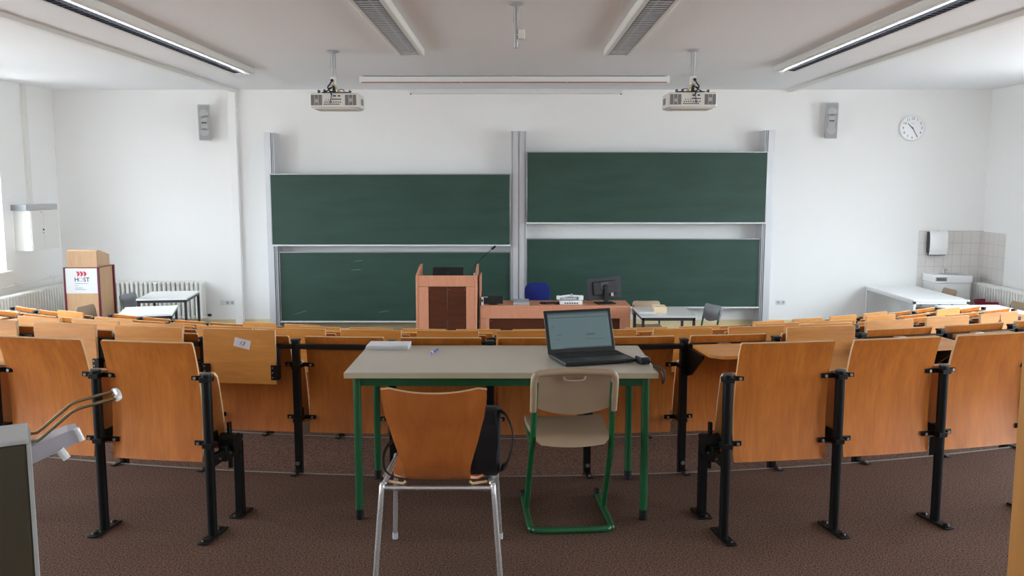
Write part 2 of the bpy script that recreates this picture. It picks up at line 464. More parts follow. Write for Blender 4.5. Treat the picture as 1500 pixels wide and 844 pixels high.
def flap_hinge(): return MB().box(-.09, -.02, -.115, -.07, .886, .8925, .002).mesh('flap_hinge', 'steel')
ME = dict(back=back_mesh(), seat=seat_mesh(), piv=pivot_mesh(), pr=post_round(), cap=cap_mesh(), fr=foot_round(),
          cr=clamp_mesh(-.02,.444), cr2=clamp_mesh(-.02,.755), crL=clamp_mesh(-.02,.444,-.026), crL2=clamp_mesh(-.02,.755,-.026), crR=clamp_mesh(-.02,.444,-.085,.026), crR2=clamp_mesh(-.02,.755,-.085,.026), cs=clamp_mesh(-.06,.444), cs2=clamp_mesh(-.06,.755), sc=postcap_square(), rail=rail_mesh(),
          fu=flap_up_mesh(), fd=flap_down_mesh(), bu=flap_bracket_up([-.25]), bu2=flap_bracket_up([.155]), bd=flap_bracket_down([-.262]), bd2=flap_bracket_down([.19]), hg=flap_hinge())
FEET = {2: .145, 3: .2, 4: .195, 5: .205, 6: .202}
for k, f in FEET.items(): ME['ps%d' % k] = post_square(f); ME['fs%d' % k] = foot_square(f)
def on_arc(y0, u):
    t = u/RAD
    return (-.207+RAD*math.sin(t), y0-.0022+RAD*(1-math.cos(t)), t)
ORD = ['', 'first','second','third','fourth','fifth','sixth','seventh','eighth','ninth','tenth','eleventh','twelfth','thirteenth',
       'fourteenth','fifteenth','sixteenth','seventeenth','eighteenth','nineteenth','twentieth','twenty-first','twenty-second','twenty-third']
def side_post(r, x, k, end=''):
    if k == 1:
        p = put('post', ME['pr'], r, (x,0,0)); put('post_cap', ME['cap'], p); put('foot_plate', ME['fr'], p); put('back_clamp', ME['cr'+end], p); put('back_clamp', ME['cr'+end+'2'], p)
    else:
        p = put('post', ME['ps%d' % k], r, (x,0,0)); put('post_cap', ME['sc'], p); put('foot_bracket', ME['fs%d' % k], p); put('back_clamp', ME['cs'], p); put('back_clamp', ME['cs2'], p)
    return p
def lecture_seat(k, y0, zb, u, state, label, group, s=.55, last=False, first=False):
    x, y, t = on_arc(y0, u)
    r = thing('lecture_seat', label, 'seat', (x, y, zb), t, group)
    put('backrest', ME['back'], r); put('folding_seat', ME['seat'], r); put('seat_bracket', ME['piv'], r)
    side_post(r, -s/2, k, 'L' if first and k == 1 else '')
    if last: side_post(r, s/2, k, 'R' if k == 1 else '')
    if k > 1: put('desk_rail', ME['rail'], r)
    if state == 'up': f = put('writing_flap', ME['fu'], r); put('flap_bracket', ME['bu'], f); put('flap_bracket', ME['bu2'], f)
    if state == 'down': f = put('writing_flap', ME['fd'], r); put('flap_bracket', ME['bd'], f); put('flap_bracket', ME['bd2'], f); put('flap_hinge', ME['hg'], f)
    return r
# rearmost row: three seats left of the white table, three right of it
def end_frame(r, sx):
    """front leg and seat arm at the free end of a block"""
    m = MB().box(sx-.02, sx+.02, .27, .305, .008, .415, .003).mesh('front_leg', 'black_metal')
    p = put('front_leg', m, r)
    fm = MB().box(sx-.035, sx+.035, .22, .36, .0015, .012, .004); fm.lathe((sx, .24, .012), [(.014,0),(.012,.004),(.0001,.008)], 12)
    put('foot_plate', fm.mesh('foot_plate', 'black_metal'), p)
    am = MB().box(sx-.016, sx+.016, .01, .30, .335, .385, .004).box(sx-.02, sx+.02, .12, .26, .325, .40, .004)
    am.cyl((sx-.04, .2, .40), (sx+.04, .2, .40), .045, seg=18)
    am.box(sx-.008, sx+.008, .19, .215, .27, .50, .003)
    am.mi = 1
    sd = 1 if sx > 0 else -1
    for yy, zz in ((.06,.36),(.16,.36),(.285,.39),(.26,.375)): am.cyl((sx+sd*.016, yy, zz), (sx+sd*.024, yy, zz), .007, seg=8)
    put('seat_arm', am.mesh('seat_arm', 'black_metal', 'steel'), r)
REAR = [(-2.595, 'plain plywood lecture seat in the rearmost row, cut off by the left edge', False),
        (-2.04, 'plain plywood lecture seat in the rearmost row, behind the wire coat hook', False),
        (-1.485, 'plain plywood lecture seat at the aisle, rearmost row left of the green-legged table', True),
        (1.467, 'plain plywood lecture seat at the aisle, rearmost row right of the green-legged table', False),
        (2.017, 'plain plywood lecture seat in the rearmost row, middle one right of the green-legged table', False),
        (2.565, 'plain plywood lecture seat in the rearmost row, beside the honey-brown cupboard', True)]
for i, (u, lab, last) in enumerate(REAR):
    r = lecture_seat(1, 3.872, 0, u, None, lab, 'lecture seats of the rearmost row', .553, last, i == 3)
    if i == 2: end_frame(r, .2765)
    if i == 3: end_frame(r, -.2765)
# rows two to six
ROWS = {2: (-.145, -.205, .55, range(-5, 8)), 3: (-.345, -.22, .545, range(-6, 9)), 4: (-.54, -.205, .545, range(-9, 11)),
        5: (-.745, -.11, .545, range(-11, 12)), 6: (-.937, -.04, .545, range(-9, 12))}
UP = {2: {-5,-4,-3,-2,4}, 3: set(range(-6, 9)), 4: {-6, 5, 6}, 5: {-9,-3,-2,-1,0,1,2,3,4,8,10}, 6: {-5,-4,6,7,8,9}}
BARE = {2: {-1, 0, 1, 2}}
ROWNAME = {2: 'second row', 3: 'third row', 4: 'fourth row', 5: 'fifth row', 6: 'sixth row'}
SEAT = {}
for k, (zb, u0, s, rng) in ROWS.items():
    rng = list(rng)
    for j, i in enumerate(rng):
        st = 'up' if i in UP[k] else None if i in BARE.get(k, ()) else 'down'
        w = {'up': 'with raised flap', 'down': 'with lowered flap', None: 'without flap'}[st]
        lab = 'plywood lecture seat %s, %s from the back, %s from left' % (w, ROWNAME[k], ORD[j+1])
        SEAT[k, i] = lecture_seat(k, ROWY[k]+.10, zb, u0+(s if i >= 0 or k == 2 else .522 if k == 5 else .533)*i, st, lab, 'lecture seats of the %s from the back' % ROWNAME[k], s, i == rng[-1])
# paper label reading 13 on one raised flap: stuck on, moves with the seat
r = SEAT[2, -2]; r['label'] = 'plywood lecture seat whose raised writing flap carries a white label reading 13'
fl = [c for c in r.children if c.name.startswith('writing_flap')][0]
sm = put('paper_label', MB().box(-.048, .048, -.0008, 0, -.0255, .0255).mesh('paper_label', 'sticker'), fl, (-.01, -.1125, .895), (0, math.radians(13), 0))
text_mesh('handwriting', '13', .034, 'ink', fl, (-.012, -.1138, .896), (PI/2, math.radians(13), 0), .0003, shear=.35)
r = SEAT[3, 8]; r['label'] = 'plywood lecture seat with a small dark sticker on its raised flap'
fl = [c for c in r.children if c.name.startswith('writing_flap')][0]
b = MB().prism([(-.02,-.0003,-.02),(.0,-.0003,-.03),(.02,-.0003,-.015),(.012,-.0003,.0),(.008,-.0003,.035),(.002,-.0003,.04),(.0,-.0003,.0)], (0, -.0006, 0))
put('sticker', b.mesh('sticker', 'wine_trim'), fl, (-.03, -.1122, .92))

# ------------------------------------------------------------------ work table with green legs
t = thing('work_table', 'grey-topped work table with green tube legs in the gap of the rear row', 'table', (-.062, 4.11, 0))
b = MB().box(-.75, .75, 0, .70, .722, .75, .004); b.mi = 1
b.box(-.7525, .7525, -.0025, 0, .722, .748).box(-.7525, -.75, 0, .70, .722, .748).box(.75, .7525, 0, .70, .722, .748)
b.build('tabletop', 'tabletop_grey', 'tabletop_edge', parent=t)
MB().box(-.70, .70, .05, .075, .672, .72, .003).box(-.70, .70, .625, .65, .672, .72, .003).box(-.71, -.685, .06, .64, .672, .72, .003)\
    .box(.685, .71, .06, .64, .672, .72, .003).build('apron', 'green_metal', parent=t)
for x in (-.70, .70):
    for y in (.055, .645):
        l = MB().cyl((x, y, .05), (x, y, .722), .019, seg=18).build('leg', 'green_metal', parent=t)
        MB().cyl((x, y, .001), (x, y, .052), .0205, seg=18).build('leg_cap', 'black_plastic', parent=l)
TT = .7512
# newspapers
p = thing('newspaper_stack', 'flat stack of folded newspapers on the far left corner of the grey table', 'newspapers', (-.69, 4.74, TT), math.radians(-1))
b = MB()
for i in range(5): b.box(-.118+.002*i, .118-.003*(i%2), -.06, .065+.002*i, .0045*i, .0045*i+.0038, .001)
b.build('paper_sheets', 'paper', parent=p)
MB().box(-.117, .117, -.061, -.058, .004, .007).box(-.115, .09, -.0625, -.058, .012, .0145).build('printed_edge', 'light_grey', parent=p)
# pen
p = thing('ballpoint_pen', 'blue ballpoint pen lying on the grey table', 'pen', (-.425, 4.59, TT+.007), math.radians(78))
MB().cyl((-.06,0,0), (.06,0,0), .0058, seg=12).cyl((.06,0,0), (.082,0,0), .0058, .0012, 12).build('barrel', 'blue_pen', parent=p)
MB().cyl((-.075,0,0), (-.06,0,0), .003, seg=10).box(-.06, -.02, -.0015, .0015, .006, .0085).cyl((-.045,0,0),(-.03,0,0),.0061,seg=12).build('clip', 'white_metal', parent=p)
# laptop
p = thing('laptop', 'open black laptop with a lit screen on the grey table', 'laptop', (.436, 4.283, TT), math.atan2(.115, .368))
MB().box(-.19, .19, 0, .255, .003, .02, .004).build('base', 'black_plastic', parent=p)
b = MB()
for j in range(6):
    for i in range(19): b.box(-.178+.0188*i, -.178+.0188*i+.0158, .12+.0185*j, .12+.0185*j+.015, .020, .0222, .0008, seg=1)
b.build('keyboard', 'black_matte', parent=p)
MB().box(-.065, .025, .025, .095, .0198, .0206).build('touchpad', 'dark_grey', parent=p)
text_mesh('maker_mark', 'ThinkPad', .013, 'light_grey', p, (.14, .04, .0204), (0, 0, math.radians(12)), .0002)
lid = MB().box(-.19, .19, -.004, .004, 0, .232, .003).build('lid', 'black_plastic', parent=p, loc=(0, .262, .012))
lid.rotation_euler.x = math.radians(-20)
MB().box(-.172, .172, -.0046, -.0039, .026, .216).build('screen', 'laptop_screen', parent=lid)
b = MB().box(-.172, .172, -.005, -.0045, .188, .192).box(-.172, .172, -.005, -.0045, .206, .216).box(-.1, .172, -.005, -.0045, .026, .032)
b.build('screen_toolbar', 'screen_bar', parent=lid)
b = MB()
for z, x0, x1 in ((.098,.035,.085),(.092,.035,.09),(.07,.03,.075),(.07,.085,.125),(.098,-.13,-.10),(.075,-.14,-.12),(.2,-.02,0),(.2,.015,.03),(.2,.05,.06),(.15,-.155,-.145),(.14,-.155,-.14),(.13,-.155,-.145)):
    b.box(x0, x1, -.005, -.0045, z, z+.0022)
b.build('screen_writing', 'screen_line', parent=lid)
# charger
p = thing('power_adapter', 'small black power adapter with cable beside the laptop', 'adapter', (.645, 4.325, TT), math.radians(20))
MB().box(-.027, .027, -.035, .035, 0, .035, .006).build('housing', 'black_plastic', parent=p)
MB().box(-.021, .021, -.028, .028, .0345, .0362, .001).build('type_label', 'light_grey', parent=p)
b = MB().tube(smoothpath([(.02,-.035,.015),(.028,-.08,.006),(.022,-.14,.006),(.012,-.195,.004),(-.002,-.222,-.004),(-.006,-.232,-.03),(-.012,-.228,-.055),(-.018,-.234,-.03),(-.02,-.225,.004),(-.012,-.17,.004),(.0,-.11,.005)]), .0035, 8)
b.build('cable', 'black_plastic', parent=p)

# ------------------------------------------------------------------ plywood chair with chrome legs
t = thing('shell_chair', 'brown plywood shell chair with chrome legs in front of the grey table', 'chair', (-.309, 3.42, 0), math.radians(0))
prof = [(.876,-.125,.204),(.83,-.112,.204),(.76,-.092,.193),(.70,-.074,.181),(.64,-.058,.167),(.58,-.042,.150),(.53,-.027,.137),(.49,-.010,.132),(.462,.012,.134),
        (.450,.045,.160),(.447,.085,.186),(.446,.14,.196),(.445,.22,.202),(.448,.30,.204),(.452,.36,.20),(.448,.40,.185),(.438,.425,.165)]
g = []
for i, (z, y, w) in enumerate(prof):
    row = []
    for j in range(13):
        q = -1+j/6
        dz = .026*(abs(q)**2.2) if i == 0 else .02*(abs(q)**2.2) if i == 1 else .012*abs(q)**2 if i == 2 else 0
        if i >= 9: dz = -.004*(1-q*q)
        yy = y-.022*(1-q*q) if i < 7 else y
        if i in (0,) and abs(q) == 1: dz -= .014
        row.append((w*q, yy, z-.026+dz if i < 3 else z+dz))
    g.append(row)
sh = MB().sheet(g, .011).build('shell', 'chair_ply', parent=t)
b = MB()   # pale ply edge
bd = [(r[0]) for r in g]+[(r[-1]) for r in g[::-1]]
MB().tube([(-.2,.03,.444),(-.14,.012,.441),(-.13,.008,.452)], .006, 8).tube([(.2,.03,.444),(.14,.012,.441),(.13,.008,.452)], .006, 8).build('ply_edge', 'beech_edge', parent=t)
MB().tube([(v[0], v[1]+.006, v[2]) for v in g[0]], .0055, 8).build('top_edge', 'beech_edge', parent=t)
for sx in (-1, 1):
    MB().tube(smoothpath([(sx*.258,-.03,.004),(sx*.228,.0,.40),(sx*.222,.02,.432),(sx*.215,.05,.44),(sx*.205,.3,.44)], 5), .0115, 12).build('leg', 'chrome', parent=t)
    MB().tube(smoothpath([(sx*.245,.50,.02),(sx*.228,.44,.36),(sx*.222,.40,.432),(sx*.215,.34,.44),(sx*.225,.10,.44)], 5), .0105, 12).build('leg', 'chrome', parent=t)
    MB().cyl((sx*.245,.50,.002), (sx*.245,.50,.03), .013, seg=12).build('leg_cap', 'light_grey', parent=t)
MB().cyl((-.222,.005,.425), (.222,.005,.425), .009).cyl((-.2,.36,.43), (.2,.36,.43), .009).cyl((-.222,.012,.425),(-.185,.16,.36),.006).cyl((.222,.012,.425),(.185,.16,.36),.006).build('cross_bar', 'chrome', parent=t)
# bag on that chair
p = thing('laptop_bag', 'black nylon laptop bag with shoulder strap standing on the plywood chair', 'bag', (-.245, 3.50, .4475), math.radians(-4))
M = Matrix.Rotation(math.radians(-6), 4, 'X')
MB().box(-.19, .185, .0, .075, .002, .29, .022, M=M, seg=3).build('body', 'nylon', parent=p)
MB().box(.09, .175, -.006, .004, .03, .22, .003, M=M).box(-.15, .05, -.014, .0, .03, .19, .01, M=M).tube([(.17,.01,.04),(.178,.012,.15),(.17,.02,.27)], .004, 6).build('front_pocket', 'nylon', parent=p)
b = MB().tube(smoothpath([(.185,.05,.27),(.215,.03,.25),(.24,.0,.19),(.235,-.02,.12),(.215,-.01,.06),(.19,.03,.03)], 6), .018, 8, sx=.12)
b.build('shoulder_strap', 'black_matte', parent=p); b = MB()
b.tube(smoothpath([(-.19,.04,.20),(-.235,.02,.17),(-.285,-.02,.11),(-.28,-.06,.05),(-.25,-.07,.022),(-.20,-.07,.012),(-.12,-.05,.012)], 6), .014, 8, sx=.15)
b.build('shoulder_strap', 'black_matte', parent=p)

# ------------------------------------------------------------------ plastic chairs on green sled frames
def plastic_chair(name, label, plastic, loc, rz, frame='green_metal', group=None):
    t = thing(name, label, 'chair', loc, rz, group)
    # sled frame, back of chair at y = 0, sitter looks to +y
    for sx in (-1, 1):
        pts = [(sx*.195,.27,.025),(sx*.195,.24,.06),(sx*.19,.06,.36),(sx*.186,.01,.46),(sx*.183,-.015,.58),(sx*.18,-.05,.74)]
        MB().tube(smoothpath(pts, 4), .0145, 12).build('upright', frame, parent=t)
    rail = [(-.195,.47,.016),(-.195,.05,.016),(-.18,.01,.016),(-.14,-.01,.016),(.14,-.01,.016),(.18,.01,.016),(.195,.05,.016),(.195,.47,.016)]
    MB().tube(smoothpath(rail, 5), .0155, 12).build('sled_base', frame, parent=t)
    MB().box(-.212, -.178, .43, .48, .003, .045, .008).box(.178, .212, .43, .48, .003, .045, .008).build('glide', 'black_plastic', parent=t)
    MB().tube([(-.19,.06,.425),(-.185,.36,.425)], .012, 10).tube([(.19,.06,.425),(.185,.36,.425)], .012, 10).build('seat_rail', frame, parent=t)
    g = []
    for y, z, w in ((-.005,.418,.15),(0,.436,.172),(.02,.446,.178),(.1,.438,.185),(.2,.434,.192),(.3,.438,.198),(.36,.444,.198),(.39,.436,.185),(.4,.415,.165)):
        g.append([(w*q, y, z+.012*q*q) for q in (-1,-.7,-.35,0,.35,.7,1)])
    MB().sheet(g, .022).build('seat', plastic, parent=t)
    g = []
    for i, (z, y) in enumerate(((.78,-.062),(.77,-.06),(.745,-.052),(.69,-.042),(.645,-.032),(.61,-.024),(.592,-.02))):
        lo = i-3
        row = []
        for j in range(13):
            q = -1+j/6; w = .17 if i == 0 else .18
            zz = z+(.045*(q*q) if lo == 3 else .038*q*q if lo == 2 else .02*q*q if lo == 1 else 0)-(.02 if i == 6 else 0)
            row.append((w*q, y+.028*(1-q*q), zz))
        g.append(row)
    bk = MB().sheet(g, .012).build('backrest', plastic, parent=t)
    rim = [(-.188,-.022,.60),(-.188,-.043,.68),(-.188,-.058,.75),(-.18,-.064,.776),(-.158,-.062,.786),(-.08,-.045,.788),(0,-.038,.788),(.08,-.045,.788),(.158,-.062,.786),(.18,-.064,.776),(.188,-.058,.75),(.188,-.043,.68),(.188,-.022,.60)]
    MB().tube(smoothpath(rim, 4), .0165, 10).build('back_rim', plastic, parent=bk)
    MB().tube(smoothpath([(-.05,-.042,.764),(-.044,-.052,.752),(-.02,-.056,.748),(.02,-.056,.748),(.044,-.052,.752),(.05,-.042,.764)], 4), .006, 8).build('hand_grip', plastic, parent=bk)
    return t
plastic_chair('plastic_chair', 'tan plastic chair on a green sled frame, facing the laptop', 'tan_plastic', (.275, 4.0, 0), math.radians(4))
plastic_chair('plastic_chair', 'tan plastic chair behind the small dark-framed table right of the desk', 'tan_plastic', (1.93, 12.62, ZF), PI)
plastic_chair('plastic_chair', 'grey plastic chair at the right end of the table beside the desk', 'grey_plastic', (2.77, 12.28, ZF), math.radians(112))
plastic_chair('plastic_chair', 'grey plastic chair pushed under the table by the front radiator', 'grey_plastic', (-5.95, 13.5, ZF), math.radians(-101))
plastic_chair('plastic_chair', 'tan plastic chair in front of the lectern with the white sign', 'tan_plastic', (-5.98, 12.2, ZF), math.radians(-99))
plastic_chair('plastic_chair', 'tan plastic chair at the long white table near the washbasin', 'tan_plastic', (7.02, 14.15, ZF), math.radians(92))
plastic_chair('plastic_chair', 'tan plastic chair at the far right edge, beside the right radiator', 'tan_plastic', (7.27, 12.55, ZF), math.radians(100))

# ------------------------------------------------------------------ other tables
def frame_table(label, x0, x1, y0, y1, ztop, topm, framem, rz=0, leg=.035, name='frame_table'):
    cx, cy = (x0+x1)/2, (y0+y1)/2; w, d = (x1-x0)/2, (y1-y0)/2; h = ztop-ZF
    t = thing(name, label, 'table', (cx, cy, ZF), rz)
    MB().box(-w, w, -d, d, h-.025, h, .003).build('tabletop', topm, parent=t)
    MB().box(-w+.01, w-.01, -d+.01, -d+.01+leg, h-.065, h-.026, .002).box(-w+.01, w-.01, d-.01-leg, d-.01, h-.065, h-.026, .002)\
        .box(-w+.01, -w+.01+leg, -d+.01, d-.01, h-.065, h-.026, .002).box(w-.01-leg, w-.01, -d+.01, d-.01, h-.065, h-.026, .002).build('apron', framem, parent=t)
    for sx in (-1, 1):
        for sy in (-1, 1):
            x, y = sx*(w-.01-leg/2), sy*(d-.01-leg/2)
            MB().box(x-leg/2, x+leg/2, y-leg/2, y+leg/2, .001, h-.026, .003).build('leg', framem, parent=t)
    return t
frame_table('white table with dark legs in front of the front radiator', -5.8, -5.06, 13.2, 14.15, -.12, 'tabletop_white', 'charcoal_frame', math.radians(8))
frame_table('white table with dark legs, nearest the left wall and the rows', -5.41, -4.71, 11.56, 12.42, -.12, 'tabletop_white', 'charcoal_frame', math.radians(16))
frame_table('long all-white table below the washbasin', 6.01, 6.86, 13.08, 14.9, -.12, 'tabletop_white', 'white_metal')
frame_table('white table with dark legs at the right edge', 6.09, 7.02, 11.66, 12.56, -.12, 'tabletop_white', 'charcoal_frame', math.radians(3))
frame_table('pale grey table with dark frame joined to the right end of the desk', 1.69, 2.42, 11.50, 12.36, -.12, 'tabletop_pale', 'charcoal_frame')
p = thing('paper_stack', 'loose white papers on the pale grey table', 'papers', (1.80, 11.8, -.119), math.radians(4))
for i in range(5):
    o = MB().box(-.11, .11, -.13, .13, .004*i, .004*i+.003, .001).build('sheet', 'paper', parent=p, loc=(random.uniform(-.012,.012), .012*i, 0)); o.rotation_euler.z = random.uniform(-.12,.12)
p = thing('wooden_box', 'small pale wooden box on the pale grey table', 'box', (1.985, 11.86, -.119))
b = MB().box(-.085, .085, -.11, -.1, 0, .085).box(-.085, .085, .1, .11, 0, .085).box(-.085, -.075, -.1, .1, 0, .085).box(.075, .085, -.1, .1, 0, .085).box(-.075, .075, -.1, .1, 0, .08)
b.build('box_body', 'pale_box', parent=p)

# ------------------------------------------------------------------ media lectern and lecturer's desk
t = thing('media_lectern', 'tall beech media lectern with dark double doors in front of the left boards', 'lectern', (-.966, 12.4, ZF))
H1 = 1.20
MB().box(-.435, -.41, .0, .75, 0, H1, .003).prism([(-.435,0,H1),(-.435,.55,H1+.10),(-.435,.75,H1+.10),(-.435,.75,H1)], (.025,0,0)).build('side_panel', 'beech_veneer', parent=t)
MB().box(.41, .435, .0, .75, 0, H1, .003).prism([(.41,0,H1),(.41,.55,H1+.10),(.41,.75,H1+.10),(.41,.75,H1)], (.025,0,0)).build('side_panel', 'beech_veneer', parent=t)
MB().box(-.41, .41, .012, .03, H1-.155, H1, .002).build('top_panel', 'beech_veneer', parent=t)
MB().box(-.41, -.258, .012, .03, 0, H1-.16, .002).build('front_frame', 'beech_veneer', parent=t)
MB().box(.282, .41, .012, .03, 0, H1-.16, .002).build('front_frame', 'beech_veneer', parent=t)
MB().box(-.41, .41, .03, .72, H1-.16, H1-.135).build('shelf_board', 'beech_veneer', parent=t)
for x0, x1 in ((-.257, .011), (.015, .281)):
    d = MB().box(x0, x1, .016, .034, .02, H1-.161, .002).build('door', 'dark_panel', parent=t)
    b = MB()
    for x in [q for q in (x0+.02, x1-.02) if abs(q) > .03]:
        for z in (.33, H1-.2): b.cyl((x, .013, z), (x, .017, z), .005, seg=8)
    b.build('screw', 'steel', parent=d)
MB().box(.46, .476, .3, .85, .0, 1.165, .003).build('wing_panel', 'beech_veneer', parent=t)
p = thing('lectern_monitor', 'black monitor lying tilted on top of the beech media lectern', 'monitor', (-.965, 12.66, ZF+H1-.135))
M = Matrix.Rotation(math.radians(-35), 4, 'X')
MB().box(-.225, .225, -.012, .02, 0, .26, .006, M=M).build('screen_housing', 'black_plastic', parent=p)
MB().box(-.1, .1, -.1, .1, 0, .02, .004).box(-.03, .03, .02, .08, .01, .16, .004).box(-.012, .012, -.035, -.012, .17, .24, .003, M=M).build('stand', 'black_matte', parent=p)
p = thing('gooseneck_microphone', 'thin black gooseneck microphone rising from the beech lectern', 'microphone', (-.615, 12.62, ZF+H1-.135))
MB().lathe((0,0,0), [(.0001,.022),(.03,.02),(.04,.012),(.042,0)], 16).cyl((.05,0,.0),(.05,0,.15),.028,.022,14).build('base', 'light_grey', parent=p)
pth = smoothpath([(0,0,.02),(.005,0,.16),(.04,0,.25),(.14,0,.36),(.27,0,.475),(.31,0,.51)], 6)
MB().tube(pth, .005, 8).build('gooseneck', 'black_metal', parent=p)
MB().tube([(.295,0,.497),(.31,0,.51),(.34,0,.536),(.348,0,.543)], .016, 10).build('capsule', 'black_matte', parent=p)
# desk
t = thing('lecturer_desk', "long beech lecturer's desk with dark recessed front, right of the lectern", 'desk', (.573, 12.46, ZF))
HD = .76
MB().box(-1.06, 1.10, 0, .58, HD-.03, HD, .003).build('desktop', 'beech_veneer', parent=t)
MB().box(-1.06, 1.10, .0, .022, HD-.185, HD-.031, .002).build('front_apron', 'beech_veneer', parent=t)
MB().box(-1.06, -.93, .0, .022, 0, HD-.186, .002).build('front_post', 'beech_veneer', parent=t)
MB().box(.95, 1.10, .0, .022, 0, HD-.186, .002).build('front_post', 'beech_veneer', parent=t)
d = MB().box(-.93, .95, .02, .04, .02, HD-.186, .002).build('recessed_panel', 'dark_panel', parent=t)
MB().cyl((-.9,.017,.54), (-.9,.021,.54), .005, seg=8).build('screw', 'steel', parent=d)
MB().box(-1.06, -1.035, .022, .58, 0, HD-.031, .002).box(1.075, 1.10, .022, .58, 0, HD-.031, .002).build('side_panel', 'beech_veneer', parent=t)
ZD = ZF+HD+.001
p = thing('touch_panel', 'black desk panel on a stand beside the lectern', 'control panel', (-.30, 12.58, ZD))
M = Matrix.Rotation(math.radians(-12), 4, 'X')
MB().box(-.14, .14, -.01, .01, .012, .125, .004, M=M).build('panel', 'black_plastic', parent=p)
MB().box(-.06, .06, -.035, .05, 0, .014, .004).build('foot', 'black_matte', parent=p)
MB().box(-.135, -.08, -.0118, -.0098, .10, .115, M=M).build('type_label', 'light_grey', parent=p)
p = thing('handset_box', 'small white and black handset box on the left end of the desk', 'handset', (-.462, 12.50, ZD))
MB().box(-.012, .022, -.02, .04, 0, .12, .004).build('housing', 'white_metal', parent=p)
MB().box(-.026, -.012, -.018, .03, 0, .11, .004).tube([(0,.02,.12),(.004,.02,.2)], .008, 8).box(-.006, .016, -.0225, -.0195, .05, .09).build('handset', 'black_plastic', parent=p)
p = thing('grey_case', 'flat light grey case on the desk below the boards middle post', 'case', (.105, 12.75, ZD))
MB().box(-.115, .115, -.22, .2, 0, .035, .004).build('case_body', 'light_grey', parent=p)
MB().box(-.116, .116, -.221, .201, .016, .019).build('seam', 'dark_grey', parent=p)
p = thing('cable_tangle', 'tangle of black cables on the desk left of the document camera', 'cables', (.52, 12.6, ZD+.006))
for q in range(5):
    pts = [(-.13+.06*i+random.uniform(-.02,.02), random.uniform(-.06,.08), random.uniform(0,.03)) for i in range(6)]
    MB().tube(smoothpath(pts, 6), .006, 7).build('cable', 'black_plastic', parent=p)
p = thing('document_camera', 'white folded document camera on the desk', 'document camera', (.82, 12.66, ZD))
MB().box(-.16, .17, -.1, .16, 0, .055, .008).build('base', 'white_metal', parent=p)
b = MB()
for i in range(6): b.box(-.09+.035*i, -.07+.035*i, -.103, -.099, .015, .032, .001)
b.build('connector', 'black_plastic', parent=p)
MB().box(.12, .19, -.02, .06, .055, .12, .008).tube([(.16,.02,.105),(-.02,.02,.115),(-.17,.02,.095)], .018, 10).box(-.20, -.15, -.01, .06, .06, .115, .006).build('folding_arm', 'white_metal', parent=p)
MB().cyl((.02,.0,.115),(.02,.02,.14),.012).box(-.13, .09, -.02, .0, .062, .092, .004).build('arm_lamp', 'light_grey', parent=p)
p = thing('desk_monitor', 'black flat monitor seen from behind on the desk', 'monitor', (1.33, 12.72, ZD), math.radians(14))
sc = MB().box(-.265, .265, .0, .022, .06, .385, .006).build('screen_housing', 'monitor_grey', parent=p); sc.rotation_euler = (0, math.radians(-4), 0)
MB().box(-.17, .19, -.03, .004, .13, .33, .01).build('rear_cover', 'black_plastic', parent=sc)
MB().box(-.06, .06, -.036, -.028, .21, .32, .003).build('mount_plate', 'dark_grey', parent=sc)
MB().box(-.028, .03, -.07, -.034, .02, .27, .008).cyl((0,-.06,.25),(0,-.03,.25),.035).build('stand_neck', 'black_matte', parent=p)
MB().box(-.15, .13, -.13, .08, 0, .016, .006).build('stand_base', 'black_matte', parent=p)
MB().box(.09, .13, -.034, -.028, .1, .15, .002).build('plug', 'light_grey', parent=sc)
# blue office chair
p = thing('office_chair', 'blue upholstered office chair behind the desk', 'chair', (.37, 13.5, ZF), PI)
b = MB()
ol = []
for q in range(40):
    th = 2*PI*q/40; c, s_ = math.cos(th), math.sin(th)
    ol.append((math.copysign(abs(c)**.62, c)*(.2+.02*s_), math.copysign(abs(s_)**.7, s_)*.215+.735))
rings = [[(x*k, dy, (z-.735)*k+.735) for x, z in ol] for dy, k in ((-.285,.93),(-.277,.985),(-.262,1),(-.24,1),(-.226,.985),(-.218,.93))]
vs_ = [p_ for r_ in rings for p_ in r_]
b.poly(vs_, [(i*40+q, i*40+(q+1)%40, (i+1)*40+(q+1)%40, (i+1)*40+q) for i in range(5) for q in range(40)]+[tuple(range(40)), tuple(range(200, 240))], True)
b.build('backrest', 'blue_fabric', parent=p)
MB().box(-.23, .23, -.2, .25, .43, .50, .03, seg=3).build('seat', 'blue_fabric', parent=p)
MB().cyl((0,0,.1),(0,0,.43),.028).tube(smoothpath([(0,-.05,.42),(0,-.25,.43),(0,-.32,.52),(0,-.31,.7)]), .018, 8).build('column', 'black_metal', parent=p)
b = MB()
for a in range(5):
    c, s_ = math.cos(a*2*PI/5), math.sin(a*2*PI/5)
    b.tube([(0,0,.11),(.3*c,.3*s_,.075)], .02, 8).cyl((.3*c-.02*s_,.3*s_+.02*c,.03),(.3*c+.02*s_,.3*s_-.02*c,.03),.029)
b.build('star_base', 'black_plastic', parent=p)

